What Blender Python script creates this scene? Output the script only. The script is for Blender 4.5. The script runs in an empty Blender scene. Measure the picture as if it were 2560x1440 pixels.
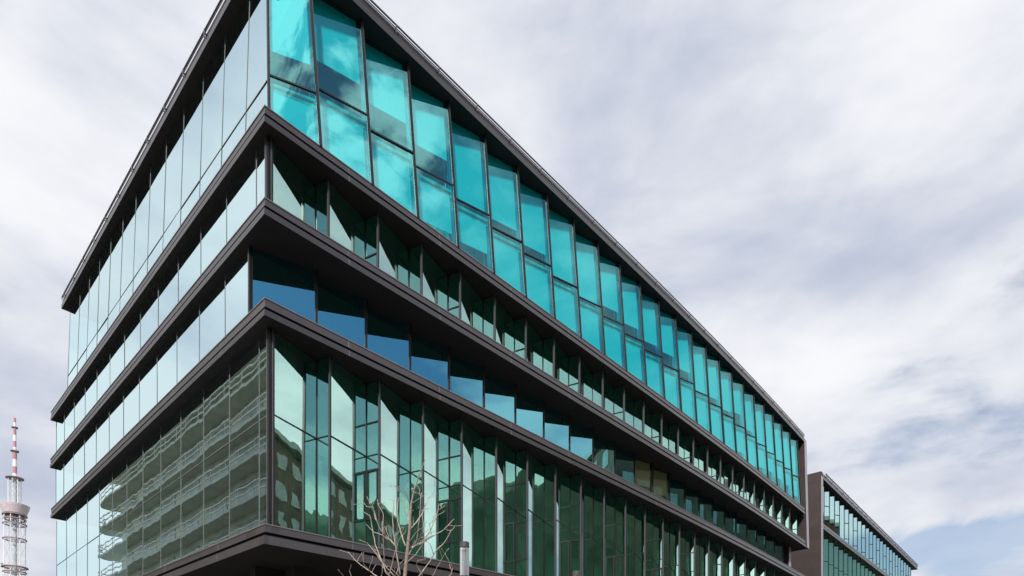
import bpy, bmesh, math, random
from mathutils import Vector, Matrix, noise as mnoise
random.seed(7)
R = math.radians
SC = bpy.context.scene
COL = SC.collection

# ------------------------------------------------------------------ camera
cam_d = bpy.data.cameras.new("camera")
cam = bpy.data.objects.new("camera", cam_d)
COL.objects.link(cam)
EYE = 1.6
FPX, W0, H0, HOR = 1593.0, 2560.0, 1440.0, 1812.0      # focal length and horizon row in photo pixels
cam.location = (0, 0, EYE)
cam.rotation_euler = (R(90), 0, 0)                       # level camera, the view is shifted up (corrected verticals)
cam_d.sensor_width = 36.0
cam_d.lens = 36.0 * FPX / W0
cam_d.shift_y = (HOR - H0 / 2) / W0
cam_d.clip_start = 0.1
cam_d.clip_end = 12000
SC.camera = cam

# ------------------------------------------------------------------ view, cycles
SC.render.engine = 'CYCLES'
SC.view_settings.view_transform = 'Standard'
SC.view_settings.look = 'None'
SC.view_settings.exposure = 0.0
SC.view_settings.gamma = 1.0
SC.cycles.max_bounces = 12
SC.cycles.glossy_bounces = 6
SC.cycles.diffuse_bounces = 3
SC.cycles.transmission_bounces = 6
SC.cycles.transparent_max_bounces = 16
SC.cycles.use_denoising = True
SC.cycles.sample_clamp_indirect = 6.0
SC.cycles.caustics_reflective = False

# ------------------------------------------------------------------ world: daylight sky with broken cloud
SUN_EL, SUN_DIR = R(37), Vector((-0.10, -1.0, 0)).normalized()
world = bpy.data.worlds.new("World")
SC.world = world
world.use_nodes = True
nt = world.node_tree
for n in list(nt.nodes):
    nt.nodes.remove(n)
def WN(t, **kw):
    n = nt.nodes.new(t)
    for k, v in kw.items():
        setattr(n, k, v)
    return n
def wmath(op, a, b=None, c=None, clamp=False):
    n = WN('ShaderNodeMath', operation=op)
    n.use_clamp = clamp
    for i, v in enumerate((a, b, c)):
        if v is None: continue
        if isinstance(v, (int, float)): n.inputs[i].default_value = v
        else: nt.links.new(v, n.inputs[i])
    return n.outputs[0]
def wsmooth(x, lo, hi):
    n = WN('ShaderNodeMapRange', interpolation_type='SMOOTHSTEP')
    nt.links.new(x, n.inputs['Value'])
    n.inputs['From Min'].default_value = lo
    n.inputs['From Max'].default_value = hi
    return n.outputs['Result']
def wnoise(vec, scale, detail, rough, dist, off):
    mp = WN('ShaderNodeMapping')
    mp.inputs['Location'].default_value = off
    nt.links.new(vec, mp.inputs['Vector'])
    n = WN('ShaderNodeTexNoise')
    n.inputs['Scale'].default_value = scale
    n.inputs['Detail'].default_value = detail
    n.inputs['Roughness'].default_value = rough
    n.inputs['Distortion'].default_value = dist
    nt.links.new(mp.outputs[0], n.inputs['Vector'])
    return n.outputs['Fac']
def wmix(fac, a, b):
    n = WN('ShaderNodeMix', data_type='RGBA')
    nt.links.new(fac, n.inputs[0])
    for s, v in ((n.inputs[6], a), (n.inputs[7], b)):
        if isinstance(v, tuple): s.default_value = (*v, 1)
        else: nt.links.new(v, s)
    return n.outputs[2]
tc = WN('ShaderNodeTexCoord')
sep = WN('ShaderNodeSeparateXYZ')
nt.links.new(tc.outputs['Generated'], sep.inputs[0])
dx, dy, dz = sep.outputs
cmb = WN('ShaderNodeCombineXYZ')
nt.links.new(dx, cmb.inputs[0]); nt.links.new(dy, cmb.inputs[1])
nt.links.new(wmath('MULTIPLY', dz, 2.3), cmb.inputs[2])
P = cmb.outputs[0]
big = wnoise(P, 1.7, 4, 0.5, 0.2, (3.1, 7.4, 0.0))
fine = wnoise(P, 4.6, 9, 0.55, 0.35, (1.7, 0.3, 2.0))
shade = wnoise(P, 2.9, 8, 0.52, 0.25, (8.3, 2.6, 5.0))
# the cloud is thinner towards the right-hand side of the street
side = wsmooth(wmath('MULTIPLY', dy, -1.0), -0.05, 0.16)
puff = wnoise(P, 8.5, 8, 0.55, 0.3, (0.4, 5.2, 1.0))
high = wmath('MULTIPLY', wsmooth(dz, 0.60, 0.72), wsmooth(wmath('MULTIPLY', dy, -1.0), 0.24, 0.38))
lowgap = wmath('MULTIPLY', wsmooth(wmath('SUBTRACT', 0.285, dz), 0.0, 0.05), wsmooth(dx, 0.40, 0.56))
dens = wmath('ADD', wmath('MULTIPLY', big, 0.55), wmath('MULTIPLY', fine, 0.55))
dens = wmath('SUBTRACT', dens, wmath('MULTIPLY', wmath('MULTIPLY', side, wsmooth(dz, 0.34, 0.48)), 0.21))
dens = wmath('ADD', dens, wmath('MULTIPLY', high, wmath('MULTIPLY_ADD', puff, 1.2, -0.45)))
dens = wmath('SUBTRACT', dens, wmath('MULTIPLY', lowgap, 0.20))
leftbank = wsmooth(wmath('MULTIPLY', dx, -1.0), 0.25, 0.7)
dens = wmath('ADD', dens, wmath('MULTIPLY', leftbank, 0.12))
cover = wmath('MAXIMUM', wmath('MULTIPLY_ADD', wsmooth(dens, 0.36, 0.52), 0.97, 0.03), wmath('MULTIPLY', wsmooth(wmath('SUBTRACT', 0.45, dz), 0.0, 0.3), 0.5))
bank = wmath('MULTIPLY', wsmooth(wmath('SUBTRACT', 0.115, wmath('ABSOLUTE', wmath('SUBTRACT', dz, 0.565))), 0.0, 0.10), wsmooth(dx, 0.10, 0.30))
shade = wmath('ADD', wmath('MULTIPLY', shade, 0.62), wmath('MULTIPLY', fine, 0.38))
shade = wmath('SUBTRACT', shade, wmath('MULTIPLY', bank, 0.045))
shade = wmath('SUBTRACT', shade, wmath('MULTIPLY', leftbank, 0.065))
shade = wmath('ADD', shade, wmath('MULTIPLY', wsmooth(wmath('MULTIPLY', dx, -1.0), 0.58, 0.70), 0.15))
ccol = wmix(wsmooth(shade, 0.27, 0.66), (0.49, 0.545, 0.68), (0.95, 0.955, 0.985))
ccol = wmix(high, ccol, (1.6, 1.6, 1.6))
east = wmath('MULTIPLY', wsmooth(dx, 0.70, 0.82), wsmooth(dy, 0.0, 0.2))
back = wmath('MULTIPLY', wsmooth(wmath('MULTIPLY', dy, -1.0), 0.74, 0.86), wsmooth(wmath('SUBTRACT', 0.62, dz), 0.0, 0.12))
ccol = wmix(wmath('MULTIPLY', wmath('MAXIMUM', wmath('MULTIPLY', east, wmath('MULTIPLY_ADD', fine, 1.9, -0.42, clamp=True)), back), 0.75), ccol, (1.8, 1.8, 1.75))
sky = WN('ShaderNodeTexSky', sky_type='NISHITA')
sky.sun_disc = False
sky.sun_elevation = SUN_EL
sky.sun_rotation = math.atan2(SUN_DIR.x, SUN_DIR.y)
sky.air_density = 1.0
sky.dust_density = 0.6
sky.ozone_density = 2.0
STR = 0.12
cl10 = WN('ShaderNodeVectorMath', operation='SCALE')
nt.links.new(ccol, cl10.inputs[0]); cl10.inputs['Scale'].default_value = 1.0 / STR
sk = wmix(cover, sky.outputs[0], cl10.outputs[0])
bg = WN('ShaderNodeBackground')
bg.inputs['Strength'].default_value = STR
nt.links.new(sk, bg.inputs['Color'])
wo = WN('ShaderNodeOutputWorld')
nt.links.new(bg.outputs[0], wo.inputs['Surface'])

# ------------------------------------------------------------------ sun behind thin cloud
sl = bpy.data.lights.new("sun", 'SUN')
sl.energy = 3.7
sl.angle = R(4)
sl.color = (1.0, 0.95, 0.88)
sun = bpy.data.objects.new("sun", sl)
COL.objects.link(sun)
toward = Vector((SUN_DIR.x * math.cos(SUN_EL), SUN_DIR.y * math.cos(SUN_EL), math.sin(SUN_EL)))
sun.rotation_euler = toward.to_track_quat('Z', 'Y').to_euler()
sun.location = (0, 0, 90)

# ------------------------------------------------------------------ materials
def new_mat(name):
    m = bpy.data.materials.new(name)
    m.use_nodes = True
    t = m.node_tree
    b = t.nodes.get('Principled BSDF')
    return m, t, b
def surf(name, col, rough=0.6, var=0.15, scale=3.0, metal=0.0, spec=0.5, bump=0.0, bscale=30.0, stretch=(1, 1, 1), col2=None):
    m, t, b = new_mat(name)
    tcn = t.nodes.new('ShaderNodeTexCoord')
    mp = t.nodes.new('ShaderNodeMapping'); mp.inputs['Scale'].default_value = stretch
    t.links.new(tcn.outputs['Object'], mp.inputs['Vector'])
    nz = t.nodes.new('ShaderNodeTexNoise')
    nz.inputs['Scale'].default_value = scale; nz.inputs['Detail'].default_value = 6; nz.inputs['Roughness'].default_value = 0.6
    t.links.new(mp.outputs[0], nz.inputs['Vector'])
    rp = t.nodes.new('ShaderNodeValToRGB')
    rp.color_ramp.elements[0].position = 0.3; rp.color_ramp.elements[1].position = 0.7
    a = tuple(c * (1 - var) for c in col); d = col2 or tuple(min(1, c * (1 + var)) for c in col)
    rp.color_ramp.elements[0].color = (*a, 1); rp.color_ramp.elements[1].color = (*d, 1)
    t.links.new(nz.outputs['Fac'], rp.inputs[0])
    t.links.new(rp.outputs[0], b.inputs['Base Color'])
    b.inputs['Roughness'].default_value = rough
    b.inputs['Metallic'].default_value = metal
    b.inputs['Specular IOR Level'].default_value = spec
    if bump:
        n2 = t.nodes.new('ShaderNodeTexNoise'); n2.inputs['Scale'].default_value = bscale; n2.inputs['Detail'].default_value = 5
        t.links.new(mp.outputs[0], n2.inputs['Vector'])
        bp = t.nodes.new('ShaderNodeBump'); bp.inputs['Strength'].default_value = bump; bp.inputs['Distance'].default_value = 0.02
        t.links.new(n2.outputs['Fac'], bp.inputs['Height']); t.links.new(bp.outputs[0], b.inputs['Normal'])
    return m
def panel_joints(m, w, h, dark=0.55, size=0.008):
    t = m.node_tree; b = t.nodes['Principled BSDF']
    src = b.inputs['Base Color'].links[0].from_socket
    tcn = t.nodes.new('ShaderNodeTexCoord'); mp = t.nodes.new('ShaderNodeMapping')
    bk = t.nodes.new('ShaderNodeTexBrick'); bk.offset = 0.0
    bk.inputs['Scale'].default_value = 1.0; bk.inputs['Brick Width'].default_value = w; bk.inputs['Row Height'].default_value = h
    bk.inputs['Mortar Size'].default_value = size; bk.inputs['Mortar Smooth'].default_value = 0.0
    bk.inputs['Color1'].default_value = (1, 1, 1, 1); bk.inputs['Color2'].default_value = (0.86, 0.86, 0.86, 1); bk.inputs['Mortar'].default_value = (dark, dark, dark, 1)
    t.links.new(tcn.outputs['Object'], mp.inputs['Vector']); t.links.new(mp.outputs[0], bk.inputs['Vector'])
    mx = t.nodes.new('ShaderNodeMix'); mx.data_type = 'RGBA'; mx.blend_type = 'MULTIPLY'; mx.inputs[0].default_value = 1.0
    t.links.new(src, mx.inputs[6]); t.links.new(bk.outputs['Color'], mx.inputs[7]); t.links.new(mx.outputs[2], b.inputs['Base Color'])
    return mp
def glass(name, refl, trans, r0, wave=0.0, wscale=0.35, fres=1.0, rough=0.0, wash=2.4):
    """coated facade glass: a tinted mirror film over a tinted see-through sheet"""
    m, t, b = new_mat(name)
    t.nodes.remove(b)
    out = t.nodes.get('Material Output')
    gl = t.nodes.new('ShaderNodeBsdfGlossy'); gl.inputs['Roughness'].default_value = rough
    gl.inputs['Color'].default_value = (*refl, 1)
    tr = t.nodes.new('ShaderNodeBsdfTransparent'); tr.inputs['Color'].default_value = (*trans, 1)
    fr = t.nodes.new('ShaderNodeFresnel'); fr.inputs['IOR'].default_value = 1.5
    gz = t.nodes.new('ShaderNodeMath'); gz.operation = 'MULTIPLY'; gz.use_clamp = True      # the film's tint washes out at a glancing angle
    t.links.new(fr.outputs[0], gz.inputs[0]); gz.inputs[1].default_value = wash
    tm = t.nodes.new('ShaderNodeMix'); tm.data_type = 'RGBA'
    t.links.new(gz.outputs[0], tm.inputs[0]); tm.inputs[6].default_value = (*refl, 1); tm.inputs[7].default_value = (0.86, 0.92, 0.91, 1)
    t.links.new(tm.outputs[2], gl.inputs['Color'])
    ml = t.nodes.new('ShaderNodeMath'); ml.operation = 'MULTIPLY_ADD'; ml.use_clamp = True
    t.links.new(fr.outputs[0], ml.inputs[0]); ml.inputs[1].default_value = fres * (1 - r0); ml.inputs[2].default_value = r0
    mx = t.nodes.new('ShaderNodeMixShader')
    t.links.new(ml.outputs[0], mx.inputs[0]); t.links.new(tr.outputs[0], mx.inputs[1]); t.links.new(gl.outputs[0], mx.inputs[2])
    t.links.new(mx.outputs[0], out.inputs['Surface'])
    if wave:
        tcn = t.nodes.new('ShaderNodeTexCoord')
        nz = t.nodes.new('ShaderNodeTexNoise'); nz.inputs['Scale'].default_value = wscale; nz.inputs['Detail'].default_value = 2
        t.links.new(tcn.outputs['Object'], nz.inputs['Vector'])
        bp = t.nodes.new('ShaderNodeBump'); bp.inputs['Strength'].default_value = 1.0; bp.inputs['Distance'].default_value = wave
        t.links.new(nz.outputs['Fac'], bp.inputs['Height'])
        t.links.new(bp.outputs[0], gl.inputs['Normal'])
    return m
M = {}
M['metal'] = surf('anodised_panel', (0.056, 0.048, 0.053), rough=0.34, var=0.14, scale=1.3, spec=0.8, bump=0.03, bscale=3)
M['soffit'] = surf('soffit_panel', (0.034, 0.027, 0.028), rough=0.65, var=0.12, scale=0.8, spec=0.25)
M['groove'] = surf('shadow_gap', (0.012, 0.010, 0.012), rough=0.8, var=0.1, spec=0.1)
M['coping'] = surf('coping_strip', (0.16, 0.15, 0.15), rough=0.4, var=0.2, scale=2.5, spec=0.6)
M['joint'] = surf('joint_strip', (0.22, 0.20, 0.21), rough=0.5, var=0.2)
M['frame'] = surf('window_frame_metal', (0.012, 0.012, 0.014), rough=0.4, var=0.1, spec=0.4)
M['gasket'] = surf('gasket', (0.22, 0.23, 0.23), rough=0.6, var=0.1)
M['rim'] = surf('steel_rim', (0.10, 0.10, 0.11), rough=0.35, var=0.1, spec=0.7)
M['sash'] = surf('sash_frame', (0.014, 0.015, 0.016), rough=0.4, var=0.1)
M['teal'] = glass('teal_glass', (0.38, 0.96, 0.97), (0.08, 0.94, 0.98), 0.27, wave=0.003, wscale=0.5, fres=0.1, wash=0.5)
M['green'] = glass('green_glass', (0.62, 1.0, 0.90), (0.24, 0.90, 0.72), 0.56, wave=0.006, wscale=0.6)
M['blueg'] = glass('recessed_glass', (0.27, 0.82, 0.95), (0.18, 0.76, 0.54), 0.58, wave=0.004, wscale=0.5, wash=0.8)
M['pale'] = glass('pale_glass', (0.74, 0.955, 0.99), (0.5, 0.8, 0.75), 0.85, wave=0.0042, wscale=0.40, wash=0.5)
M['clearg'] = glass('clear_glass', (0.7, 0.95, 0.9), (0.80, 0.93, 0.80), 0.16)
M['annexlow'] = glass('annex_lower_glass', (0.40, 0.80, 0.62), (0.16, 0.60, 0.42), 0.34)
M['annexg'] = glass('annex_glass', (0.62, 0.95, 0.95), (0.4, 0.8, 0.8), 0.80)
M['blind'] = surf('roller_blind', (0.74, 0.77, 0.77), rough=0.9, var=0.05, scale=6, stretch=(6, 6, 0.3), spec=0.1)
M['room'] = surf('room_wall', (0.50, 0.55, 0.48), rough=0.9, var=0.55, scale=1.6, stretch=(1, 1, 0.12))
M['curtain'] = surf('curtain', (0.62, 0.70, 0.66), rough=0.9, var=0.3, scale=5, stretch=(8, 8, 0.1))
M['endwall'] = surf('end_wall_cladding', (0.075, 0.058, 0.056), rough=0.6, var=0.1, scale=0.7, spec=0.3)
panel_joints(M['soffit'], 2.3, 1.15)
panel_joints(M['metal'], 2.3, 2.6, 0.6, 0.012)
panel_joints(M['endwall'], 3.0, 1.6, 0.6, 0.012).inputs['Rotation'].default_value = (0, R(90), R(90))
M['paleframe'] = surf('pale_edge_trim', (0.36, 0.34, 0.38), rough=0.45, var=0.08)

# ------------------------------------------------------------------ mesh helpers
class MB:
    def __init__(s): s.v = []; s.f = []; s.m = []
    def quad(s, a, b, c, d, mi=0):
        i = len(s.v); s.v += [tuple(a), tuple(b), tuple(c), tuple(d)]; s.f.append((i, i+1, i+2, i+3)); s.m.append(mi)
    def hexa(s, p, mi=0):          # p: 8 corners, 0-3 bottom ring, 4-7 top ring
        i = len(s.v); s.v += [tuple(q) for q in p]
        for q in ((3,2,1,0),(4,5,6,7),(0,1,5,4),(1,2,6,5),(2,3,7,6),(3,0,4,7)):
            s.f.append(tuple(i+k for k in q)); s.m.append(mi)
    def box(s, lo, hi, mi=0):
        x0,y0,z0 = lo; x1,y1,z1 = hi
        s.hexa([(x0,y0,z0),(x1,y0,z0),(x1,y1,z0),(x0,y1,z0),(x0,y0,z1),(x1,y0,z1),(x1,y1,z1),(x0,y1,z1)], mi)
    def bar(s, a, b, w, d, n, mi=0):
        """bar from a to b, w across and d along the outward normal n"""
        a, b, n = Vector(a), Vector(b), Vector(n)
        t = (b - a).normalized(); n = (n - t * n.dot(t)).normalized(); c = t.cross(n)
        W, D = c * (w / 2), n * (d / 2)
        s.hexa([a-W-D, a+W-D, a+W+D, a-W+D, b-W-D, b+W-D, b+W+D, b-W+D], mi)
    def prism(s, poly, z0, z1, mi=0, mi_bottom=None):
        n = len(poly); i = len(s.v)
        s.v += [(p[0], p[1], z0) for p in poly] + [(p[0], p[1], z1) for p in poly]
        s.f.append(tuple(i+k for k in range(n-1, -1, -1))); s.m.append(mi if mi_bottom is None else mi_bottom)
        s.f.append(tuple(i+n+k for k in range(n))); s.m.append(mi)
        for k in range(n):
            j = (k+1) % n
            s.f.append((i+k, i+j, i+n+j, i+n+k)); s.m.append(mi)
    def tube(s, pts, rad, sides=6, mi=0, cap=True, closed=False):
        pts = [Vector(p) for p in pts]; n = len(pts); i0 = len(s.v)
        if not isinstance(rad, (list, tuple)): rad = [rad]*n
        up = None
        for k, p in enumerate(pts):
            if closed: t = pts[(k+1) % n] - pts[k-1]
            else: t = pts[min(k+1, n-1)] - pts[max(k-1, 0)]
            t.normalize()
            if up is None:
                up = Vector((0,0,1)) if abs(t.z) < 0.9 else Vector((1,0,0))
            up = (up - t*up.dot(t)).normalized(); c = t.cross(up)
            for q in range(sides):
                a = 2*math.pi*q/sides
                s.v.append(tuple(p + (up*math.cos(a) + c*math.sin(a))*rad[k]))
        for k in range(n if closed else n-1):
            kn = (k+1) % n
            for q in range(sides):
                r = (q+1) % sides
                s.f.append((i0+k*sides+q, i0+k*sides+r, i0+kn*sides+r, i0+kn*sides+q)); s.m.append(mi)
        if cap and not closed:
            s.f.append(tuple(i0+q for q in range(sides-1,-1,-1))); s.m.append(mi)
            s.f.append(tuple(i0+(n-1)*sides+q for q in range(sides))); s.m.append(mi)
    def lathe(s, prof, seg=24, ctr=(0,0,0), mi=0):
        i0 = len(s.v); n = len(prof)
        for k in range(seg):
            a = 2*math.pi*k/seg
            for r, z in prof: s.v.append((ctr[0]+r*math.cos(a), ctr[1]+r*math.sin(a), ctr[2]+z))
        for k in range(seg):
            j = (k+1) % seg
            for q in range(n-1):
                s.f.append((i0+k*n+q, i0+j*n+q, i0+j*n+q+1, i0+k*n+q+1)); s.m.append(mi)
    def build(s, name, mats, parent=None, smooth=False):
        me = bpy.data.meshes.new(name)
        me.from_pydata(s.v, [], s.f)
        if not isinstance(mats, (list, tuple)): mats = [mats]
        for m in mats: me.materials.append(m)
        if len(mats) > 1: me.polygons.foreach_set('material_index', s.m)
        if smooth: me.polygons.foreach_set('use_smooth', [True]*len(me.polygons))
        me.update()
        o = bpy.data.objects.new(name, me); COL.objects.link(o)
        if parent: o.parent = parent
        return o
def tag(o, label=None, cat=None, group=None, kind=None):
    for k, v in (('label', label), ('category', cat), ('group', group), ('kind', kind)):
        if v: o[k] = v
    return o
def thing(name, loc, rz, label, cat, group=None):
    o = bpy.data.objects.new(name, None); COL.objects.link(o)
    o.location = loc; o.rotation_euler = (0, 0, rz); o.empty_display_size = 0.5
    return tag(o, label, cat, group)
def relink(o, parent, **kw):
    c = o.copy(); COL.objects.link(c); c.parent = parent
    for k, v in kw.items(): setattr(c, k, v)
    return c

# ------------------------------------------------------------------ the site frame: origin under the street corner, x along the right facade, y along the left one
CORNER = Vector((-8.645, 22.249, 0.0))
ROT = R(46.818)
def site(u, v, z=0.0):
    c, s = math.cos(ROT), math.sin(ROT)
    return Vector((CORNER.x + u*c - v*s, CORNER.y + u*s + v*c, z))

# ------------------------------------------------------------------ setting: ground, pavement, road
def disc(name, rad, z, mat, seg=96):
    b = MB(); b.v = [(rad*math.cos(2*math.pi*k/seg), rad*math.sin(2*math.pi*k/seg), z) for k in range(seg)]; b.f = [tuple(range(seg))]; b.m = [0]
    return b.build(name, mat)
M['asphalt'] = surf('asphalt', (0.055, 0.055, 0.058), rough=0.85, var=0.25, scale=4, bump=0.3, bscale=60)
M['paving'] = surf('stone_paving', (0.15, 0.145, 0.14), rough=0.8, var=0.18, scale=1.2, bump=0.2, bscale=20)
M['earth'] = surf('open_ground', (0.10, 0.11, 0.07), rough=0.95, var=0.3, scale=0.02)
tag(disc('ground', 7000, -0.02, M['earth']), kind='structure')
b = MB(); s_ = [site(-45, -60, 0.0), site(200, -60, 0.0), site(200, 120, 0.0), site(-45, 120, 0.0)]
b.quad(*s_); tag(b.build('pavement', M['paving']), kind='structure')
b = MB(); b.prism([site(-200, -24.5), site(400, -24.5), site(400, -15.5), site(-200, -15.5)], 0.004, 0.012)
tag(b.build('road', M['asphalt']), kind='structure')
b = MB()
for v0, v1 in ((-15.5, -15.25), (-24.75, -24.5)):
    b.prism([site(-200, v0), site(-200, v1), site(400, v1), site(400, v0)][::-1], 0.004, 0.13)
tag(b.build('kerb', M['paving']), kind='structure')

# ------------------------------------------------------------------ main office building
OFFICE = thing('office_building', CORNER, ROT, 'large dark-banded glass office building with teal sawtooth windows at the street corner', 'building')
UEND = 56.6
def bend(u): return 0.0007 * max(0.0, u - 24.0) ** 2
def splay0(u): return bend(u)
def splay4(u): return bend(u) - (0.085*u if u < 12 else 1.02 + 0.02*(u-12) if u < 30 else 1.38)
def outline(inset, uend, vend, x0=0.0, y0=0.0, fy=splay0, fx=lambda v: 0.0):
    us = [x0+inset, 3, 6, 9, 12, 15, 18, 21, 24] + [24+2*k for k in range(1, 17) if 24+2*k < uend-0.5] + [uend-inset]
    pr = [(u, y0 + inset + fy(max(u, 0))) for u in us]
    pr += [(uend-inset, 26.0), (14.0, 26.0), (14.0, vend-inset), (x0+inset+fx(vend), vend-inset)]
    vs = [24, 16, 8]
    pr += [(x0+inset+fx(v), v) for v in vs]
    return pr
def floor_slab(zt, zg1, zg0, zb, uend, vend, x0=0.0, y0=0.0, fy=splay0, fx=lambda v: 0.0, joints=True):
    a = MB()
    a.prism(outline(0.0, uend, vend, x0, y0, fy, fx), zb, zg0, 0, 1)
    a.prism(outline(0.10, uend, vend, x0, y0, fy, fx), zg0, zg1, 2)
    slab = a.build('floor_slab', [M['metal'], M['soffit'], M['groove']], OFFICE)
    c = MB(); c.prism(outline(0.035, uend, vend, x0, y0, fy, fx), zg1, zt-0.04, 0)
    if joints:
        for k in range(1, 13):
            u = 4.6*k - 1.2
            if u > uend-0.4: break
            y = y0 + fy(u)
            for lo, hi, ins in ((zb+0.004, zg0-0.004, 0.0), (zg1+0.004, zt-0.045, 0.035)):
                c.box((u-0.012, y+ins-0.004, lo), (u+0.012, y+ins+0.01, hi), 1)
        for k in range(1, 8):
            v = 5.2*k - 1.5
            if v > vend-0.4: break
            for lo, hi, ins in ((zb+0.004, zg0-0.004, 0.0), (zg1+0.004, zt-0.045, 0.035)):
                x = x0 + ins + fx(v)
                c.box((x-0.004, v-0.012, lo), (x+0.01, v+0.012, hi), 1)
    c.build('fascia', [M['metal'], M['joint']], slab)
    d = MB(); d.prism(outline(0.012, uend, vend, x0, y0, fy, fx), zt-0.04, zt, 0)
    d.build('coping', M['coping'], slab)
    return slab
Z4 = (8.65, 8.36, 8.23, 7.93)
Z3 = (16.56, 16.25, 16.13, 15.92)
Z2 = (20.06, 19.79, 19.67, 19.45)
Z1 = (23.28, 23.02, 22.90, 22.69)
ZR = (30.42, 30.20, 30.12, 29.85)
floor_slab(*Z4, UEND, 32.0, fy=splay4, fx=lambda v: -0.034*min(v, 14.0))
floor_slab(*Z3, 56.4, 32.0)
floor_slab(*Z2, 57.0, 32.2)
floor_slab(*Z1, 56.3, 32.0)
# roof
a = MB()
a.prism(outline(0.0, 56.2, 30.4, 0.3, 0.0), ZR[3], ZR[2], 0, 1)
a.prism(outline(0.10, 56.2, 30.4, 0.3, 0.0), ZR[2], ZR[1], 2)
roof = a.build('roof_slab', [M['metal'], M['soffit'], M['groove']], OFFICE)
c = MB(); c.prism(outline(0.05, 56.2, 30.4, 0.3, 0.0), ZR[1], ZR[0], 0); c.build('fascia', M['metal'], roof)
# roof edge rail on brackets
rail = MB()
zr = 30.52
def roofy(u): return bend(u)
pts = [(0.28, 30.2, zr), (0.28, -0.02, zr)] + [(u, roofy(u)-0.02, zr) for u in range(4, 56, 4)] + [(56.0, roofy(56)-0.02, zr)]
for p, q in zip(pts[:-1], pts[1:]):
    rail.bar(p, q, 0.05, 0.05, (0, 0, 1))
    rail.bar((p[0], p[1], zr-0.14), (q[0], q[1], zr-0.14), 0.03, 0.03, (0, 0, 1))
RAIL = rail.build('roof_rail', M['metal'], roof)
br = MB()
br.box((-0.03, -0.07, 30.16), (0.03, -0.045, 30.50)); br.box((-0.03, -0.045, 30.30), (0.03, 0.10, 30.35)); br.bar((0, -0.06, 30.46), (0, 0.06, 30.62), 0.05, 0.03, (0, 1, 0))
BRK = br.build('rail_bracket', M['rim'], roof)
first = True
for k in range(24):
    u = 1.0 + 2.3*k
    o = BRK if first else relink(BRK, roof)
    first = False
    o.location = (u, roofy(u), 0)
for k in range(13):
    o = relink(BRK, roof); o.rotation_euler = (0, 0, R(-90)); o.location = (0.3, 1.2+2.35*k, 0)

# ---- window bays on the right facade
def P3(u, y, z): return Vector((u, y + bend(u), z))
def pane_quad(b, a0, a1, c1, c0, tilt=0.0, mi=0):
    """a0,c0 bottom left/right; a1,c1 top left/right; a tiny planar tilt as in hand-set glass"""
    n = (c0-a0).cross(a1-a0).normalized()
    j = [n*random.uniform(-tilt, tilt) for _ in range(3)]
    p0, p1, p2 = a0+j[0], c0+j[1], a1+j[2]
    # keep the quad planar
    p3 = p1 + (p2 - p0) + ((c1 - c0) - (a1 - a0))
    b.quad(p0, p1, p3, p2, mi)
def lerp(a, b, t): return a + (b - a) * t
OUT = Vector((0, -1, 0))

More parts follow.
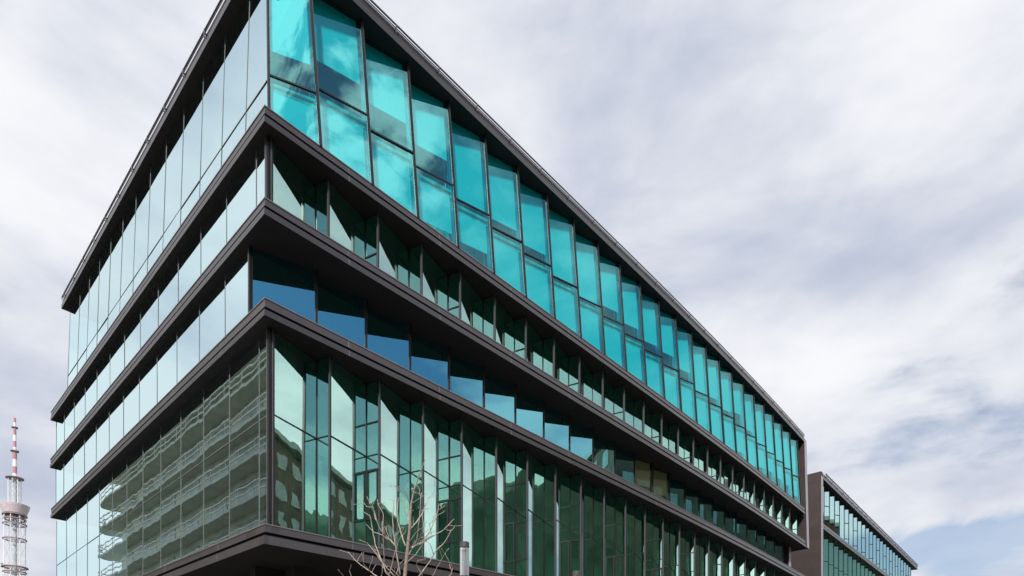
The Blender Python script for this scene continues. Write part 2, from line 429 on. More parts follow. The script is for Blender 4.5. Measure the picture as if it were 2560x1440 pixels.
CT = (0.70, 1.20)
def top_window(k):
    zt, zb = 29.87, 23.26
    if k == 0:
        tl, bl = P3(CT[0], CT[1], zt), P3(0.50, 0.66, zb)
    else:
        tl, bl = P3(-0.42+2.3*k+0.10, 0.92, zt), P3(-0.10+2.3*k+0.10, 0.60, zb)
    tr, brr = P3(-0.42+2.3*(k+1), 0.38, zt), P3(-0.10+2.3*(k+1), 0.06, zb)
    nxt_t, nxt_b = P3(-0.42+2.3*(k+1)+0.10, 0.92, zt), P3(-0.10+2.3*(k+1)+0.10, 0.60, zb)
    ztr = 25.25 if k == 0 else 26.02
    n = (brr-bl).cross(tl-bl).normalized()
    if n.y > 0: n = -n
    f = MB()
    tt = (ztr - zb)/(zt - zb)
    ml, mr = lerp(bl, tl, tt), lerp(brr, tr, tt)
    f.bar(bl + n*0.02, tl + n*0.02, 0.06, 0.08, n)
    f.bar(brr + n*0.0, tr + n*0.0, 0.09, 0.16, n)
    f.bar(ml + n*0.02, mr + n*0.02, 0.06, 0.09, n)
    f.bar(bl - n*0.02, brr - n*0.02, 0.06, 0.08, n)
    rim = (brr-bl).normalized()*0.05
    f.bar(brr + rim + n*0.045, tr + rim + n*0.045, 0.05, 0.014, n, 1)
    w = f.build('window', [M['frame'], M['rim']], OFFICE)
    g = MB()
    if k == 0:                                                  # the corner bay is gently warped: a fine smooth grid
        for q0, q1, q2, q3 in ((ml, tl, tr, mr), (bl, ml, mr, brr)):
            i0 = len(g.v)
            for a_ in range(9):
                for b_ in range(7):
                    g.v.append(tuple(lerp(lerp(q0, q3, b_/6), lerp(q1, q2, b_/6), a_/8) + n*0.03))
            for a_ in range(8):
                for b_ in range(6):
                    g.f.append((i0+a_*7+b_, i0+a_*7+b_+1, i0+(a_+1)*7+b_+1, i0+(a_+1)*7+b_)); g.m.append(0)
    else:
        pane_quad(g, ml + n*0.03, tl + n*0.03, tr + n*0.03, mr + n*0.03, 0.012)
        pane_quad(g, bl + n*0.03, ml + n*0.03, mr + n*0.03, brr + n*0.03, 0.012)
    g.quad(brr - n*0.05, nxt_b, nxt_t, tr - n*0.05)             # short return, turned away from the street corner
    g.build('pane', M['teal'], w, smooth=(k == 0))
    # roller blinds: upper one drawn to a different height in each bay
    e = (brr-bl).normalized()
    drop = [.25,.33,.33,.30,.02,.15,.15,.02,.02,.2,.2,.18,.25,.2,.02,.15,.12,.28,.12,.02,.02,.02,.02,.02][k % 24]
    q = MB()
    i0, i1 = 0.0, 0.93
    def bl_pt(t, s): return lerp(lerp(bl, tl, t), lerp(brr, tr, t), s) - n*0.16
    t0 = tt + 0.01 + drop*(1-tt)
    q.quad(bl_pt(t0, i0), bl_pt(t0, i1), bl_pt(0.998, i1), bl_pt(0.998, i0))
    q.bar(bl_pt(t0, i0), bl_pt(t0, i1), 0.05, 0.02, n)
    low = {3: 0.22, 4: 0.34, 10: 0.12, 17: 0.25, 19: 0.3, 20: 0.42, 21: 0.42, 22: 0.45, 23: 0.3}.get(k, 0.02)
    q.quad(bl_pt(tt*low+0.005, i0), bl_pt(tt*low+0.005, i1), bl_pt(tt-0.062, i1), bl_pt(tt-0.062, i0))
    q.build('blind', M['blind'], w)
    sp = MB(); sp.quad(bl_pt(tt-0.055, 0)-n*0.05, bl_pt(tt-0.055, 1)-n*0.05, bl_pt(tt+0.0, 1)-n*0.05, bl_pt(tt+0.0, 0)-n*0.05)
    sp.build('spandrel', M['room'], w)

def fold_window(k, u0, per, zb, zt, ypk, yva, transom, mat, rbars, sash, wide=2.10):
    """a wide pane running inward from the outer fold, then a narrow one returning outward"""
    ua, uv, ub = u0+per*k, u0+per*k+wide, u0+per*(k+1)
    A0, A1 = P3(ua, ypk, zb), P3(ua, ypk, zt)
    V0, V1 = P3(uv, yva, zb), P3(uv, yva, zt)
    B0, B1 = P3(ub, ypk, zb), P3(ub, ypk, zt)
    n1 = (V0-A0).cross(A1-A0).normalized(); n2 = (B0-V0).cross(V1-V0).normalized()
    f = MB()
    f.bar(A0, A1, 0.06, 0.12, OUT); f.bar(A0 + Vector((-0.037, -0.02, 0)), A1 + Vector((-0.037, -0.02, 0)), 0.014, 0.09, OUT, 1)
    f.bar(V0, V1, 0.055, 0.06, OUT)
    f.bar(A0, V0, 0.08, 0.05, n1); f.bar(V0, B0, 0.08, 0.05, n2)
    H = zt - zb
    for z in transom:
        t = (z-zb)/H
        f.bar(lerp(A0, A1, t), lerp(V0, V1, t), 0.045, 0.05, n1); f.bar(lerp(V0, V1, t), lerp(B0, B1, t), 0.045, 0.05, n2)
    sm = MB() if sash else None
    for z in rbars:
        t = (z-zb)/H
        f.bar(lerp(V0, V1, t), lerp(B0, B1, t), 0.06, 0.06, n2)
    if sash:
        t0, t1 = (sash[0]-zb)/H, (sash[1]-zb)/H
        c0, c1, c2, c3 = lerp(V0, V1, t0), lerp(B0, B1, t0), lerp(B0, B1, t1), lerp(V0, V1, t1)
        for p, q in ((c0, c1), (c3, c2)): sm.bar(p + n2*0.03, q + n2*0.03, 0.09, 0.05, n2, 1)
        for s0, s1 in ((0.1, 0.1), (0.88, 0.88)): sm.bar(lerp(c0, c1, s0) + n2*0.03, lerp(c3, c2, s1) + n2*0.03, 0.07, 0.05, n2, 1)
    w = f.build('window', [M['frame'], M['rim']], OFFICE)
    if sm: sm.build('opening_sash', [M['frame'], M['sash']], w)
    g = MB()
    zs = [zb] + list(transom) + [zt]
    for z0, z1 in zip(zs[:-1], zs[1:]):
        t0, t1 = (z0-zb)/H, (z1-zb)/H
        pane_quad(g, lerp(A0, A1, t0), lerp(A0, A1, t1), lerp(V0, V1, t1), lerp(V0, V1, t0), 0.010)
        pane_quad(g, lerp(V0, V1, t0), lerp(V0, V1, t1), lerp(B0, B1, t1), lerp(B0, B1, t0), 0.004)
    g.build('pane', mat, w)
    return w, A0, V0, B0

def step_window(k):
    """recessed third floor: each pane swings outward to its right-hand edge"""
    zb, zt = 16.54, 19.47
    ua, ub = 0.42+2.3*k + (0.08 if k else 0), 0.42+2.3*(k+1)
    A0, A1 = P3(ua, 1.88, zb), P3(ua, 1.88, zt)
    B0, B1 = P3(ub, 1.26, zb), P3(ub, 1.26, zt)
    C0, C1 = P3(ub+0.08, 1.88, zb), P3(ub+0.08, 1.88, zt)
    n = (B0-A0).cross(A1-A0).normalized()
    f = MB()
    f.bar(A0, A1, 0.05, 0.06, n); f.bar(B0, B1, 0.07, 0.14, n); f.bar(A0, B0, 0.06, 0.06, n)
    rim = (B0-A0).normalized()*-0.055
    f.bar(B0 + rim + n*0.02, B1 + rim + n*0.02, 0.03, 0.012, n, 1)
    w = f.build('window', [M['frame'], M['rim']], OFFICE)
    g = MB(); pane_quad(g, A0 + n*0.01, A1 + n*0.01, B1 + n*0.01, B0 + n*0.01, 0.008); g.quad(B0, C0, C1, B1)
    g.build('pane', M['blueg'] if k not in (11, 12) else M['clearg'], w)
    if k in (11, 12):
        b0, b1 = lerp(A0, B0, 0.06) - n*0.1, lerp(A0, B0, 0.94) - n*0.1
        H_ = Vector((0, 0, 1))
        q = MB(); q.quad(b0 + H_*1.25, b1 + H_*1.25, b1 + H_*2.9, b0 + H_*2.9); q.build('blind', M['cream'], w)  # added cream sheet: the bay's warm lit look is put into its colour

M['cream'] = surf('cream_glow_sheet', (0.85, 0.74, 0.48), rough=0.9, var=0.06, scale=4)  # warm window glow painted as a cream tone
for k in range(24): top_window(k)
for k in range(24):
    fold_window(k, 0.50, 2.28, 20.04, 22.71, 0.48, 1.10, (), M['green'], (21.05,) if k % 2 else (), None)
for k in range(23): step_window(k)
for k in range(24):
    w, A0, V0, B0 = fold_window(k, 0.60, 2.30, 8.63, 15.94, 0.57, 1.20, (12.84,), M['green'], (14.2,) if k % 2 else (), (10.2, 12.2) if k % 2 else None)
    if k % 3 != 2:
        q = MB(); s0, s1 = random.uniform(0.1, 0.5), random.uniform(0.55, 0.95)
        zc0, zc1 = (8.7, 15.7)
        a_, b_ = lerp(A0, V0, s0) + Vector((0, 0.25, 0)), lerp(A0, V0, s1) + Vector((0, 0.25, 0))
        N = 14
        for i in range(N):
            p = lerp(a_, b_, i/N) + Vector((0, 0.04*(i % 2), 0)); r = lerp(a_, b_, (i+1)/N) + Vector((0, 0.04*((i+1) % 2), 0))
            q.quad((p.x, p.y, zc0), (r.x, r.y, zc0), (r.x, r.y, zc1), (p.x, p.y, zc1))
        q.build('curtain', M['curtain'], w)

# ---- left facade: flush glass panels
def left_panels(v0, per, vend, zb, zt, xb, xt, transoms, first_w=None, top_v=0.0):
    vs = [v0]
    if first_w: vs.append(v0 + first_w)
    while vs[-1] + per < vend - 0.3: vs.append(vs[-1] + per)
    vs.append(vend)
    NL = Vector((-1, 0, 0))
    for i, (a, c) in enumerate(zip(vs[:-1], vs[1:])):
        A0, A1, C0, C1 = Vector((xb, a, zb)), Vector((xt, a+(top_v if i == 0 else 0), zt)), Vector((xb, c, zb)), Vector((xt, c, zt))
        f = MB(); f.bar(C0 + NL*0.002, C1 + NL*0.002, 0.011, 0.030, NL)
        f.bar(A0 - NL*0.02, C0 - NL*0.02, 0.03, 0.03, NL)
        if i == 0: f.bar(A0, A1, 0.06, 0.06, NL, 1)
        for z in transoms:
            t = (z-zb)/(zt-zb); f.bar(lerp(A0, A1, t) + NL*0.002, lerp(C0, C1, t) + NL*0.002, 0.02, 0.034, NL)
        w = f.build('glass_panel', [M['gasket'], M['rim']], OFFICE)
        g = MB(); zs = [zb] + list(transoms) + [zt]
        for z0, z1 in zip(zs[:-1], zs[1:]):
            t0, t1 = (z0-zb)/(zt-zb), (z1-zb)/(zt-zb)
            e = 0.005
            pane_quad(g, lerp(C0, C1, t0)-Vector((0, e, 0)), lerp(C0, C1, t1)-Vector((0, e, 0)), lerp(A0, A1, t1)+Vector((0, e, 0)), lerp(A0, A1, t0)+Vector((0, e, 0)), 0.006)
        g.build('pane', M['pale'], w)
left_panels(0.66, 2.24, 29.8, 23.26, 29.87, 0.49, 0.70, (25.15,), 2.0, 0.56)
left_panels(0.60, 2.58, 32.0, 20.04, 22.71, 0.34, 0.34, (), 0.75)
left_panels(1.92, 2.58, 32.0, 16.54, 19.47, 0.32, 0.32, (), 2.1)
left_panels(0.72, 2.58, 32.5, 8.63, 15.94, 0.46, 0.46, (12.80,), 0.65)

# ---- corner posts, end wall, rooms behind the glass, ground floor
c = MB()
for x, y, x1, y1, zb, zt in ((0.50, 0.66, CT[0], CT[1], 23.26, 29.87), (0.36, 0.50, 0.36, 0.50, 20.04, 22.71), (0.34, 1.88, 0.34, 1.88, 16.54, 19.47), (0.48, 0.62, 0.48, 0.62, 8.63, 15.94)):
    c.bar((x, y, zb), (x1, y1, zt), 0.09, 0.09, OUT)
c.build('corner_post', M['frame'], OFFICE)
e = MB()
def endp(z): return 56.05 + (29.9 - z)*0.075
lo, hi = 19.45, 30.15
y0 = bend(56)+0.01
e.hexa([(endp(lo), y0, lo), (endp(lo)+0.55, y0, lo), (endp(lo)+0.55, 26, lo), (endp(lo), 26, lo),
        (endp(hi), y0, hi), (endp(hi)+0.55, y0, hi), (endp(hi)+0.55, 26, hi), (endp(hi), 26, hi)])
ew = e.build('end_wall', M['endwall'], OFFICE)
t = MB(); t.hexa([(endp(lo)-0.004, y0-0.03, lo), (endp(lo)+0.56, y0-0.03, lo), (endp(lo)+0.56, y0-0.002, lo), (endp(lo)-0.004, y0-0.002, lo),
                  (endp(hi)-0.004, y0-0.03, hi), (endp(hi)+0.56, y0-0.03, hi), (endp(hi)+0.56, y0-0.002, hi), (endp(hi)-0.004, y0-0.002, hi)])
t.build('edge_trim', M['paleframe'], ew)
e = MB(); e.box((55.1, 1.9, 0), (55.6, 26, 19.46)); ew2 = e.build('end_wall', M['endwall'], OFFICE)
t = MB(); t.box((55.1, 1.86, 16.56), (55.6, 1.897, 19.44)); t.build('edge_trim', M['paleframe'], ew2)
rm = MB()
for zb, zt in ((20.06, 22.69), (16.56, 19.45), (8.65, 15.92), (23.28, 29.85)):
    d = {22.69: 2.3, 19.45: 3.1, 15.92: 2.6}.get(zt, 1.6)
    rm.quad((4.2, d, zb), (55, d, zb), (55, d, zt), (4.2, d, zt)); rm.quad((4.2, d, zb), (4.2, 30, zb), (4.2, 30, zt), (4.2, d, zt))
rm.quad((2, 2, 12.6), (55, 2, 12.6), (55, 2.58, 12.6), (2, 2.58, 12.6))
rm.build('interior_wall', M['room'], OFFICE)
M['ceil'] = surf('white_ceiling', (0.80, 0.80, 0.78), rough=0.9, var=0.05, scale=2)
M['carpet'] = surf('office_carpet', (0.42, 0.42, 0.40), rough=0.95, var=0.15, scale=5)
def fold_line(u0, per, ypk, yva, wide, n, g):
    pts = []
    for k in range(n):
        for u, y in ((u0+per*k, ypk), (u0+per*k+wide, yva)): pts.append((u, y + g + bend(u)))
    return pts
rooms = [(20.06, 22.69, fold_line(0.50, 2.28, 0.48, 1.10, 2.10, 24, 0.06), 2.3), (8.65, 15.92, fold_line(0.60, 2.30, 0.57, 1.20, 2.10, 24, 0.06), 2.6),
         (16.56, 19.45, [(0.5, 1.95), (24, 1.95), (54, 2.6)], 3.1), (23.28, 29.85, [(1.0, 0.98), (24, 0.98), (54, 1.55)], 1.6)]
fl = MB(); ce = MB()
for zb, zt, line, d in rooms:
    for p, q in zip(line[:-1], line[1:]):
        fl.quad((p[0], p[1], zb+0.012), (q[0], q[1], zb+0.012), (q[0], d+0.8, zb+0.012), (p[0], d+0.8, zb+0.012))
        ce.quad((p[0], p[1], zt-0.03), (q[0], q[1], zt-0.03), (q[0], d+0.8, zt-0.03), (p[0], d+0.8, zt-0.03))
ce.build('interior_ceiling', M['ceil'], OFFICE)
fl.build('interior_floor', M['carpet'], OFFICE)
gf = MB()
gf.box((4.5, 5.0, 0), (54, 5.3, 7.93)); gf.box((4.5, 5.3, 0), (4.8, 31, 7.93))
gf.build('ground_floor_wall', M['soffit'], OFFICE)
for k in range(6):
    cb = MB(); cb.box((2.2+9.0*k, 2.0, 0), (3.0+9.0*k, 2.8, 7.93)); cb.build('column', M['soffit'], OFFICE)
bm_ = MB(); bm_.box((1.2, 3.3, 7.45), (54, 3.7, 7.93)); bm_.box((1.6, 3.7, 7.45), (2.0, 30, 7.93)); bm_.build('ceiling_beam', M['soffit'], OFFICE)

# ------------------------------------------------------------------ second office building further down the street
B2A = Vector((65.4, 2.05)); B2R = R(1.5)
o2 = site(B2A.x, B2A.y)
ANNEX = thing('office_building', o2, ROT + B2R, 'lower dark brown office building standing behind the far end of the glass corner building', 'building')
L2, D2 = 57.0, 18.0
a = MB(); a.box((0.0, 0.0, 0.0), (0.62, D2, 30.0)); w2 = a.build('side_wall', M['endwall'], ANNEX)
t = MB(); t.box((-0.004, -0.03, 0), (0.64, -0.003, 29.5)); t.build('edge_trim', M['paleframe'], w2)
a = MB(); a.prism([(0.62, 0), (L2, 0), (L2-3.6, D2), (0.62, D2)], 29.35, 29.6, 0, 1); a.prism([(0.62, 0.12), (L2-0.2, 0.12), (L2-3.6, D2), (0.62, D2)], 29.6, 29.68, 2); a.prism([(0.62, 0.04), (L2-0.1, 0.04), (L2-3.5, D2), (0.62, D2)], 29.68, 29.98, 0)
r2 = a.build('roof_slab', [M['metal'], M['soffit'], M['groove']], ANNEX)
a = MB(); a.bar((1.5, -0.05, 30.14), (L2, -0.05, 30.14), 0.08, 0.08, OUT); a.bar((1.5, -0.05, 29.98), (L2, -0.05, 29.98), 0.04, 0.04, OUT)
a.build('roof_rail', M['metal'], r2)
a = MB(); a.box((-0.04, -0.12, 29.7), (0.04, -0.09, 30.2)); a.box((-0.04, -0.09, 29.8), (0.04, 0.04, 29.86))
bk = a.build('rail_bracket', M['rim'], r2); bk.location = (1.8, 0, 0)
for k in range(1, 25):
    relink(bk, r2, location=(1.8+2.28*k, 0, 0))
for zt, zb in ((24.35, 23.75), (16.5, 15.9), (8.6, 7.9)):
    a = MB(); a.box((0.62, 0.0, zb), (53.6, D2, zb+0.24)); a.box((0.62, 0.1, zb+0.24), (53.6, D2, zb+0.32), 1); a.box((0.62, 0.03, zb+0.32), (53.6, D2, zt))
    a.build('floor_slab', [M['metal'], M['groove']], ANNEX)
def annex_window(k, zb, zt, mat, bars, yl, yr, ret):
    ua, ub = 0.75+2.12*k, 0.75+2.12*(k+1)
    A0, A1 = Vector((ua+ret, yl, zb)), Vector((ua+ret, yl, zt)); B0, B1 = Vector((ub, yr, zb)), Vector((ub, yr, zt))
    n = (B0-A0).cross(A1-A0).normalized()
    f = MB(); f.bar(A0, A1, 0.05, 0.05, n); f.bar(B0, B1, 0.06, 0.08, n)
    for z in bars:
        t = (z-zb)/(zt-zb); f.bar(lerp(A0, A1, t), lerp(B0, B1, t), 0.08, 0.06, n)
    f.bar(A0, B0, 0.06, 0.05, n)
    w = f.build('window', M['frame'], ANNEX)
    g = MB(); g.quad(A0, B0, B1, A1); C0, C1 = Vector((ub+ret, yl, zb)), Vector((ub+ret, yl, zt)); g.quad(B0, C0, C1, B1)
    g.build('pane', mat, w)
for k in range(25): annex_window(k, 24.33, 29.37, M['annexg'], (27.4, 25.4) if k % 2 else (), 1.7, 0.5, 0.05)
for k in range(25): annex_window(k, 16.48, 23.77, M['annexlow'], (20.9,), 1.5, 0.6, 0.05)
for k in range(25): annex_window(k, 8.58, 15.92, M['green'], (12.5,), 1.5, 0.6, 0.05)
a = MB()
for zb, zt in ((24.35, 29.35), (16.5, 23.75), (8.6, 15.9), (0, 7.9)): a.box((1.0, 3.5, zb), (53.0, 3.8, zt))
a.build('interior_wall', M['room'], ANNEX)
a = MB(); a.box((53.3, 1.6, 0), (53.6, D2, 29.35)); a.build('end_wall', M['green'], ANNEX)

# ------------------------------------------------------------------ television tower far away
M['tgrey'] = surf('tower_grey_steel', (0.42, 0.46, 0.50), rough=0.6, var=0.08, scale=0.1)
M['tred'] = surf('tower_hazy_red_paint', (0.46, 0.21, 0.23), rough=0.6, var=0.08, scale=0.1)  # red paint made paler, with distance haze mixed into the colour
M['twhite'] = surf('tower_white_paint', (0.78, 0.78, 0.80), rough=0.6, var=0.05, scale=0.1)
M['tdark'] = surf('tower_hazy_dark_steel', (0.30, 0.22, 0.24), rough=0.6, var=0.08, scale=0.1)  # dark steel lightened, far haze painted into the tone
M['tpink'] = surf('tower_pod_cladding', (0.62, 0.52, 0.56), rough=0.6, var=0.18, scale=0.25, stretch=(3, 3, 0.4))
TD = 800.0
def ty(py): return (HOR - py)/FPX*TD + EYE
TOWER = thing('television_tower', ((37.0-1280)/FPX*TD, TD, 0), 0.3, 'distant lattice television tower with red and white antenna mast', 'tower')
ps = TD/FPX
mast = MB(); bands = [(1045,1057,1),(1057,1067,0),(1067,1074,0),(1074,1088,1),(1088,1103,0),(1103,1118,1),(1118,1130,0),(1130,1149,1),(1149,1167,0),(1167,1184,1),(1184,1195,0)]
for p0, p1, c_ in bands:
    hw = (2.6 if p0 < 1070 else 3.3 if p0 < 1125 else 4.6)*ps
    mast.lathe([(hw, ty(p1)), (hw, ty(p0))], 10, mi=c_); mast.lathe([(0.01, ty(p0)), (hw, ty(p0))], 10, mi=c_)
mast.build('mast', [M['twhite'], M['tred']], TOWER)
core = MB(); core.lathe([(4.5*ps, 0), (4.5*ps, ty(1195))], 12); core.build('core_shaft', M['tgrey'], TOWER)
def ring(py, rpx, th, name='ring_platform', mat='tdark', hh=2.0):
    m = MB(); z = ty(py); r = rpx*ps
    m.lathe([(r-th*ps, z), (r, z), (r, z+hh*ps), (r-th*ps, z+hh*ps), (r-th*ps, z)], 28)
    for k in range(8):
        a_ = math.pi*k/4; m.bar((0, 0, z+0.4), (r*math.cos(a_), r*math.sin(a_), z+0.4), 0.5, 0.5, (0, 0, 1))
    return m.build(name, M[mat], TOWER)
for py, rp, th in ((1070, 7, 4), (1129, 9, 4), (1197, 19, 12), (1290, 26, 5), (1300, 24, 5), (1312, 25, 3), (1350, 25, 2.5), (1420, 28, 8), (1432, 25, 4)): ring(py, rp, th)
pod = MB(); pod.lathe([(20*ps, ty(1288)), (24*ps, ty(1286)), (30*ps, ty(1268)), (31*ps, ty(1264)), (28*ps, ty(1264)), (8*ps, ty(1266))], 32)
pod.build('pod', M['tpink'], TOWER)
lg = MB()
def legs(p0, p1, rp, nleg, th, step, thin):
    for k in range(nleg):
        a_ = 2*math.pi*k/nleg
        lg.tube([(rp*ps*math.cos(a_), rp*ps*math.sin(a_), ty(p1)), (rp*ps*math.cos(a_), rp*ps*math.sin(a_), ty(p0))], th*ps, 5)
    y = p0
    while y < p1 - 1:
        for k in range(nleg):
            a0, a1 = 2*math.pi*k/nleg, 2*math.pi*(k+1)/nleg
            q0 = (rp*ps*math.cos(a0), rp*ps*math.sin(a0)); q1 = (rp*ps*math.cos(a1), rp*ps*math.sin(a1))
            y2 = min(y+step, p1)
            lg.bar((*q0, ty(y2)), (*q1, ty(y)), thin*ps, thin*ps, (q0[0]+q1[0], q0[1]+q1[1], 0.01)); lg.bar((*q1, ty(y2)), (*q0, ty(y)), thin*ps, thin*ps, (q0[0]+q1[0], q0[1]+q1[1], 0.01))
        y += step
legs(1199, 1264, 14, 8, 0.9, 22, 0.3)
legs(1290, 1440, 23, 8, 0.9, 36, 0.28)
legs(1440, 1800, 27, 8, 1.0, 60, 0.4)
lg.build('lattice', M['twhite'], TOWER)
dsh = MB(); dsh.lathe([(0.01, 0), (3*ps, 0.6), (3.2*ps, 1.4)], 12, ctr=(-27*ps, 0, ty(1413))); dsh.build('dish', M['tdark'], TOWER)

# ------------------------------------------------------------------ bare young tree
M['bark'] = surf('pale_bark', (0.28, 0.23, 0.195), rough=0.85, var=0.3, scale=14, bump=0.4, bscale=60)
M['twig'] = surf('twig_bark', (0.44, 0.37, 0.32), rough=0.8, var=0.3, scale=10)
TY = 13.0
def pt(px, py, dy=0.0):
    Y = TY + dy
    return Vector(((px-1280)/FPX*Y, Y, EYE + (HOR-py)/FPX*Y))
base = pt(1011, 1440); base.z = 0
TREE = thing('bare_tree', base, 0, 'young leafless tree with upright pale twigs in front of the glass facade', 'tree')
def rel(v): return v - base
rt = random.Random(21)
trunk = MB()
tp = [Vector((0, 0, 0)), rel(pt(1010, 1700)), rel(pt(1013, 1560)), rel(pt(1012, 1440)), rel(pt(1018, 1380)), rel(pt(1024, 1320)), rel(pt(1028, 1258)), rel(pt(1036, 1222)), rel(pt(1047, 1190)), rel(pt(1063, 1149))]
tr_ = [0.055, 0.050, 0.045, 0.040, 0.034, 0.028, 0.021, 0.017, 0.013, 0.005]
trunk.tube(tp, tr_, 8)
trunk.build('trunk', M['bark'], TREE, smooth=True)
crown = MB()
BR = [  # limbs as they fan out, in photo rows and columns relative to the crown; each drifts towards or away from the street
 [(770,1430),(735,1200),(715,1080),(600,950),(545,900),(490,790),(460,660),(440,600)], [(480,770),(445,615),(370,610),(335,560)],
 [(600,1400),(560,1290),(470,1060),(440,900),(410,720),(330,670),(285,625)], [(640,1330),(580,1300),(572,1100),(565,980)],
 [(715,1080),(700,980),(688,900),(680,780),(690,640),(700,490)], [(835,1080),(790,960),(770,900),(745,780),(735,620),(750,510)],
 [(885,810),(850,700),(840,620),(850,550),(800,510)], [(905,570),(990,520),(1090,450)], [(890,600),(855,480),(812,385)],
 [(890,870),(960,800),(1020,720),(1060,620),(1115,490)], [(890,1020),(960,920),(1000,880),(1075,840)], [(1055,950),(1050,860),(1042,720),(1050,640)],
 [(860,1200),(930,1090),(1050,1010),(1130,900),(1200,740),(1240,570)], [(900,1100),(1000,1060),(1160,960),(1290,890),(1415,755)],
 [(850,1280),(960,1180),(1080,1000),(1100,960)], [(1000,1440),(1100,1300),(1200,1140),(1300,1040),(1385,900),(1425,845)],
 [(1160,1440),(1240,1290),(1300,1180),(1355,1110)], [(700,1440),(580,1310),(520,1230),(440,1120),(370,1040),(280,1000)],
 [(480,1440),(400,1380),(330,1330),(230,1250),(150,1150)], [(410,1380),(330,1300),(310,1160)], [(1290,1500),(1380,1420),(1400,1340)],
 [(90,1440),(60,1405),(28,1365)], [(220,1500),(185,1440),(160,1380)], [(715,1060),(560,950),(450,910),(360,815)],
 [(935,1080),(975,1000),(985,900),(1000,780),(1025,440)], [(560,960),(560,800),(570,700),(500,570)], [(720,1420),(760,1300),(820,1240)],
 [(640,1430),(700,1180),(760,1000),(820,850)], [(1170,1180),(1140,1080),(1130,1060)], [(1385,890),(1350,895),(1320,880)], [(1040,1440),(960,1300),(990,1250)]]
def zp(x, y): return 840 + x/4.8, 1140 + y/4.8
def wiggly(pts, rad0, level):
    fine_ = []
    for a_, b_ in zip(pts[:-1], pts[1:]):
        m_ = max(2, int((b_-a_).length/0.07))
        for q_ in range(m_): fine_.append(lerp(a_, b_, q_/m_))
    fine_.append(pts[-1])
    fine_ = [fine_[0]] + [p + Vector((rt.uniform(-1, 1), rt.uniform(-1, 1), rt.uniform(-1, 1)))*0.006 for p in fine_[1:]]
    n = len(fine_)
    rr = [max(0.0045, rad0*(1 - 0.62*i/n)*(1.0 + (0.22 if i % 4 == 0 else 0))) for i in range(n)]
    crown.tube(fine_, rr, 6)
    if level < 2:
        for i in range(2, n):
            if rt.random() < (0.16 if level == 0 else 0.10):
                d = (fine_[i]-fine_[i-1]).normalized()
                ax = Vector((rt.uniform(-1, 1), rt.uniform(-1, 1), rt.uniform(-0.1, 0.5))); ax = (ax - d*ax.dot(d)).normalized()
                q = fine_[i]; L = rt.uniform(0.06, 0.34); tw = [q.copy()]; dd = (d*0.7 + ax*0.75).normalized()
                for _ in range(3):
                    dd = (dd + Vector((rt.uniform(-1, 1), rt.uniform(-1, 1), rt.uniform(-0.3, 0.9)))*0.22).normalized(); q = q + dd*L/3; tw.append(q.copy())
                wiggly(tw, min(0.005, rr[i]*0.7), level+1)
for br_ in BR:
    n = len(br_); drift = rt.uniform(-0.75, 0.75); start = 0.0
    near = min(abs(br_[0][0]-(815+(1440-br_[0][1])*0.13)) , 999)
    pts_ = []
    if near > 90 and br_[0][1] > 1250 and n > 3:                    # forks lower down: run it back to the trunk
        x0_, y0_ = zp(815, br_[0][1] + near*0.9); pts_.append(rel(pt(x0_, min(y0_, 1700), 0)))
        start = drift*0.35
    for q_, (x_, y_) in enumerate(br_):
        X_, Y_ = zp(x_, y_); pts_.append(rel(pt(X_, Y_, start + (drift-start)*(q_/(n-1)) if n > 3 else drift*0.5*q_/(n-1))))
    wiggly(pts_, 0.0145 if n > 4 else 0.0105 if n > 3 else 0.0075, 0)
crown.build('crown', M['twig'], TREE, smooth=True)

# ------------------------------------------------------------------ street lamps with clear cylinder lanterns
M['lampcap'] = surf('lamp_cap_metal', (0.07, 0.07, 0.075), rough=0.45, var=0.1)
M['lampglass'] = glass('lantern_acrylic', (0.95, 0.96, 0.98), (0.95, 0.96, 0.98), 0.12)
t_ = M['lampglass'].node_tree; o_ = t_.nodes.get('Material Output'); src_ = o_.inputs['Surface'].links[0].from_socket
df_ = t_.nodes.new('ShaderNodeBsdfDiffuse'); df_.inputs['Color'].default_value = (0.80, 0.82, 0.86, 1)
mx_ = t_.nodes.new('ShaderNodeMixShader'); mx_.inputs[0].default_value = 0.07
t_.links.new(src_, mx_.inputs[1]); t_.links.new(df_.outputs[0], mx_.inputs[2]); t_.links.new(mx_.outputs[0], o_.inputs['Surface'])
M['lamptube'] = surf('white_lamp_tube', (0.80, 0.80, 0.82), rough=0.4, var=0.03)
def street_lamp(px, Y, label):
    t = thing('street_lamp', ((px-1280)/FPX*Y, Y, 0), 0, label, 'lamp', 'street lamps on the pavement')
    return t
LAMP = street_lamp(1161, 12.4, 'clear cylindrical street lamp with dark cap right of the bare tree')
H = EYE + (HOR-1356)/FPX*12.4
a = MB(); a.lathe([(0.0, H), (0.088, H), (0.095, H-0.01), (0.095, H-0.10), (0.085, H-0.115), (0.0, H-0.115)], 24); a.build('cap', M['lampcap'], LAMP)
a = MB(); a.lathe([(0.090, H-0.115), (0.090, H-0.66)], 28); a.lathe([(0.084, H-0.66), (0.084, H-0.115)], 28); a.build('lantern', M['lampglass'], LAMP, smooth=True)
a = MB()
for k in range(3):
    a_ = 2*math.pi*k/3 + 0.4; a.tube([(0.034*math.cos(a_), 0.034*math.sin(a_), H-0.655), (0.034*math.cos(a_), 0.034*math.sin(a_), H-0.12)], 0.015, 8)
a.lathe([(0.055, H-0.17), (0.07, H-0.165), (0.07, H-0.12)], 20)
a.build('lamp_tube', M['lamptube'], LAMP)
a = MB(); a.lathe([(0.0, H-0.655), (0.095, H-0.655), (0.095, H-0.74), (0.05, H-0.78), (0.05, 0.3), (0.08, 0.25), (0.09, 0.0)], 20); a.build('pole', M['lampcap'], LAMP)
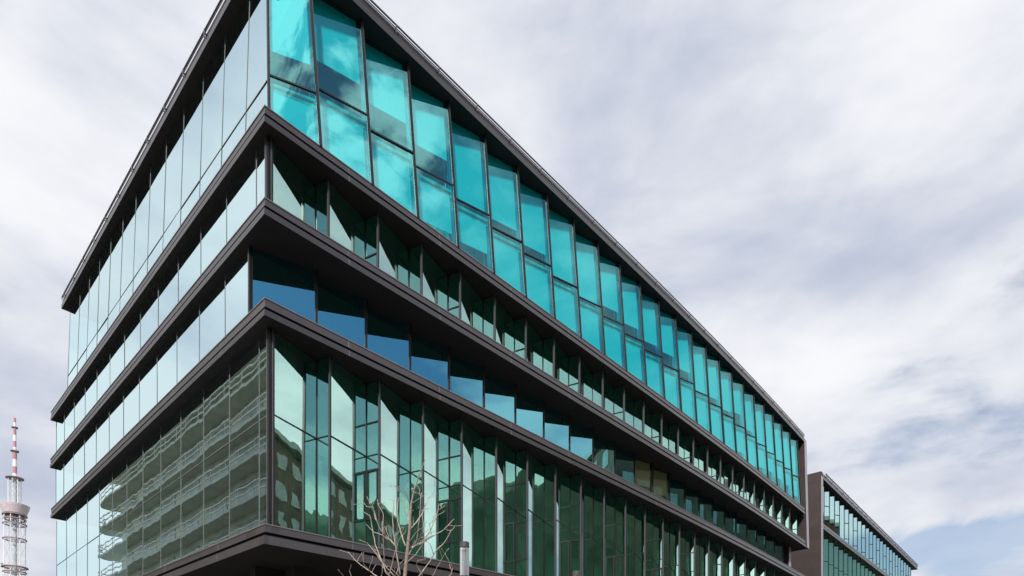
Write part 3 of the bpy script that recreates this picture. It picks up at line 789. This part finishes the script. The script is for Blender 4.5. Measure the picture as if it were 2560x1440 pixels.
l2 = street_lamp(1441, 14.75, 'second street lamp, only its dark cap showing, right of the clear lamp')
for ch in list(LAMP.children): relink(ch, l2)

# ------------------------------------------------------------------ across the street (seen in the glass): balconied block, brown block, wooded hill
M['bwall'] = surf('rendered_wall', (0.74, 0.72, 0.58), rough=0.85, var=0.2, scale=0.6)
M['bslab'] = surf('balcony_concrete', (0.62, 0.62, 0.52), rough=0.8, var=0.15, scale=0.8)
M['brail'] = surf('balcony_rail', (0.80, 0.78, 0.68), rough=0.5, var=0.1)
M['bglass'] = surf('house_window', (0.50, 0.50, 0.42), rough=0.2, var=0.3, scale=0.9)
BB = thing('apartment_building', CORNER, ROT, 'balconied apartment block mirrored in the lower left glass of the corner building', 'building')
FX = -13.6
a = MB(); a.box((FX-16, 22, 0), (FX, 70, 32.2)); bw = a.build('wall', M['bwall'], BB)
a = MB(); a.box((FX-16.5, 21.5, 32.2), (FX+1.2, 71, 32.7)); a.build('roof', M['bslab'], BB)
for s_i in range(9):
    z = 3.4 + 3.3*s_i
    poly = [(FX+0.003, 22.5), (FX+1.5, 22.5), (FX+1.5, 72.5)] + [(FX+1.5*math.cos(t_), 72.5+2.2*math.sin(t_)) for t_ in (0.4, 0.8, 1.2, 1.5)] + [(FX-5.0, 74.7), (FX-5.0, 70.003), (FX+0.003, 70.003)]
    m = MB(); m.prism(poly[::1], z, z+0.24); bal = m.build('balcony', M['bslab'], BB)
    m = MB()
    rp_ = [(FX+1.42, 22.6), (FX+1.42, 72.5)] + [(FX+1.42*math.cos(t_), 72.5+2.1*math.sin(t_)) for t_ in (0.4, 0.8, 1.2, 1.5)] + [(FX-4.9, 74.6)]
    for h_ in (0.55, 1.1):
        for p, q in zip(rp_[:-1], rp_[1:]): m.bar((*p, z+0.24+h_), (*q, z+0.24+h_), 0.09, 0.09, (0, 0, 1))
    v = 22.6
    while v < 72.6: m.bar((FX+1.42, v, z+0.32), (FX+1.42, v, z+1.5), 0.05, 0.05, (1, 0, 0)); v += 3.0
    m.build('railing', M['brail'], bal)
    m = MB()
    for k in range(7): m.box((FX+0.004, 24.0+6.6*k, z+0.4), (FX+0.05, 28.4+6.6*k, z+2.7))
    m.build('window_row', M['bglass'], BB)
BROWN = thing('apartment_building', CORNER, ROT, 'brown brick block mirrored in the lowest right windows of the corner building', 'building')
M['brick'] = surf('brown_brick', (0.20, 0.12, 0.075), rough=0.85, var=0.3, scale=0.7)
a = MB(); a.box((36, -62, 0), (83, -25, 34)); a.build('wall', M['brick'], BROWN)
a = MB(); a.prism([(35.4, -62.5), (83.6, -62.5), (83.6, -24.4), (35.4, -24.4)], 34, 34.6); a.build('roof', M['bslab'], BROWN)
for s_i in range(10):
    m = MB(); z = 1.2+3.3*s_i
    for k in range(10): m.box((35.94, -60.5+3.4*k, z), (35.996, -58.8+3.4*k, z+1.8))
    for k in range(14): m.box((37.3+3.1*k, -24.996, z), (38.9+3.1*k, -24.94, z+1.8))
    m.build('window_row', M['bglass'], BROWN)
M['hill'] = surf('wooded_hill', (0.11, 0.12, 0.075), rough=0.95, var=0.45, scale=0.06, bump=1.0, bscale=0.3, col2=(0.24, 0.22, 0.15))
hb = MB(); NX, NY = 90, 14
for j in range(NY):
    for i in range(NX):
        an = R(-176 + 152*i/(NX-1)); rad = 95 + 150*j/(NY-1)
        u, v = 5 + rad*math.cos(an)*1.25, -15 + rad*math.sin(an)
        hgt = 114*max(0.22, min(1.0, 1.0-(i-46)/14.0))*min(1.0, (NX-1-i)/9, 0.35+i/14)*max(0.0, math.sin(math.pi*j/(NY-1)))**0.8*(0.75+0.45*mnoise.noise(Vector((u*0.012, v*0.012, 1.3)))) + 4*mnoise.noise(Vector((u*0.07, v*0.07, 5)))
        hb.v.append(tuple(site(u, v, max(-0.5, hgt))))
for j in range(NY-1):
    for i in range(NX-1):
        hb.f.append((j*NX+i, j*NX+i+1, (j+1)*NX+i+1, (j+1)*NX+i)); hb.m.append(0)
tag(hb.build('hill', M['hill'], smooth=True), kind='structure')
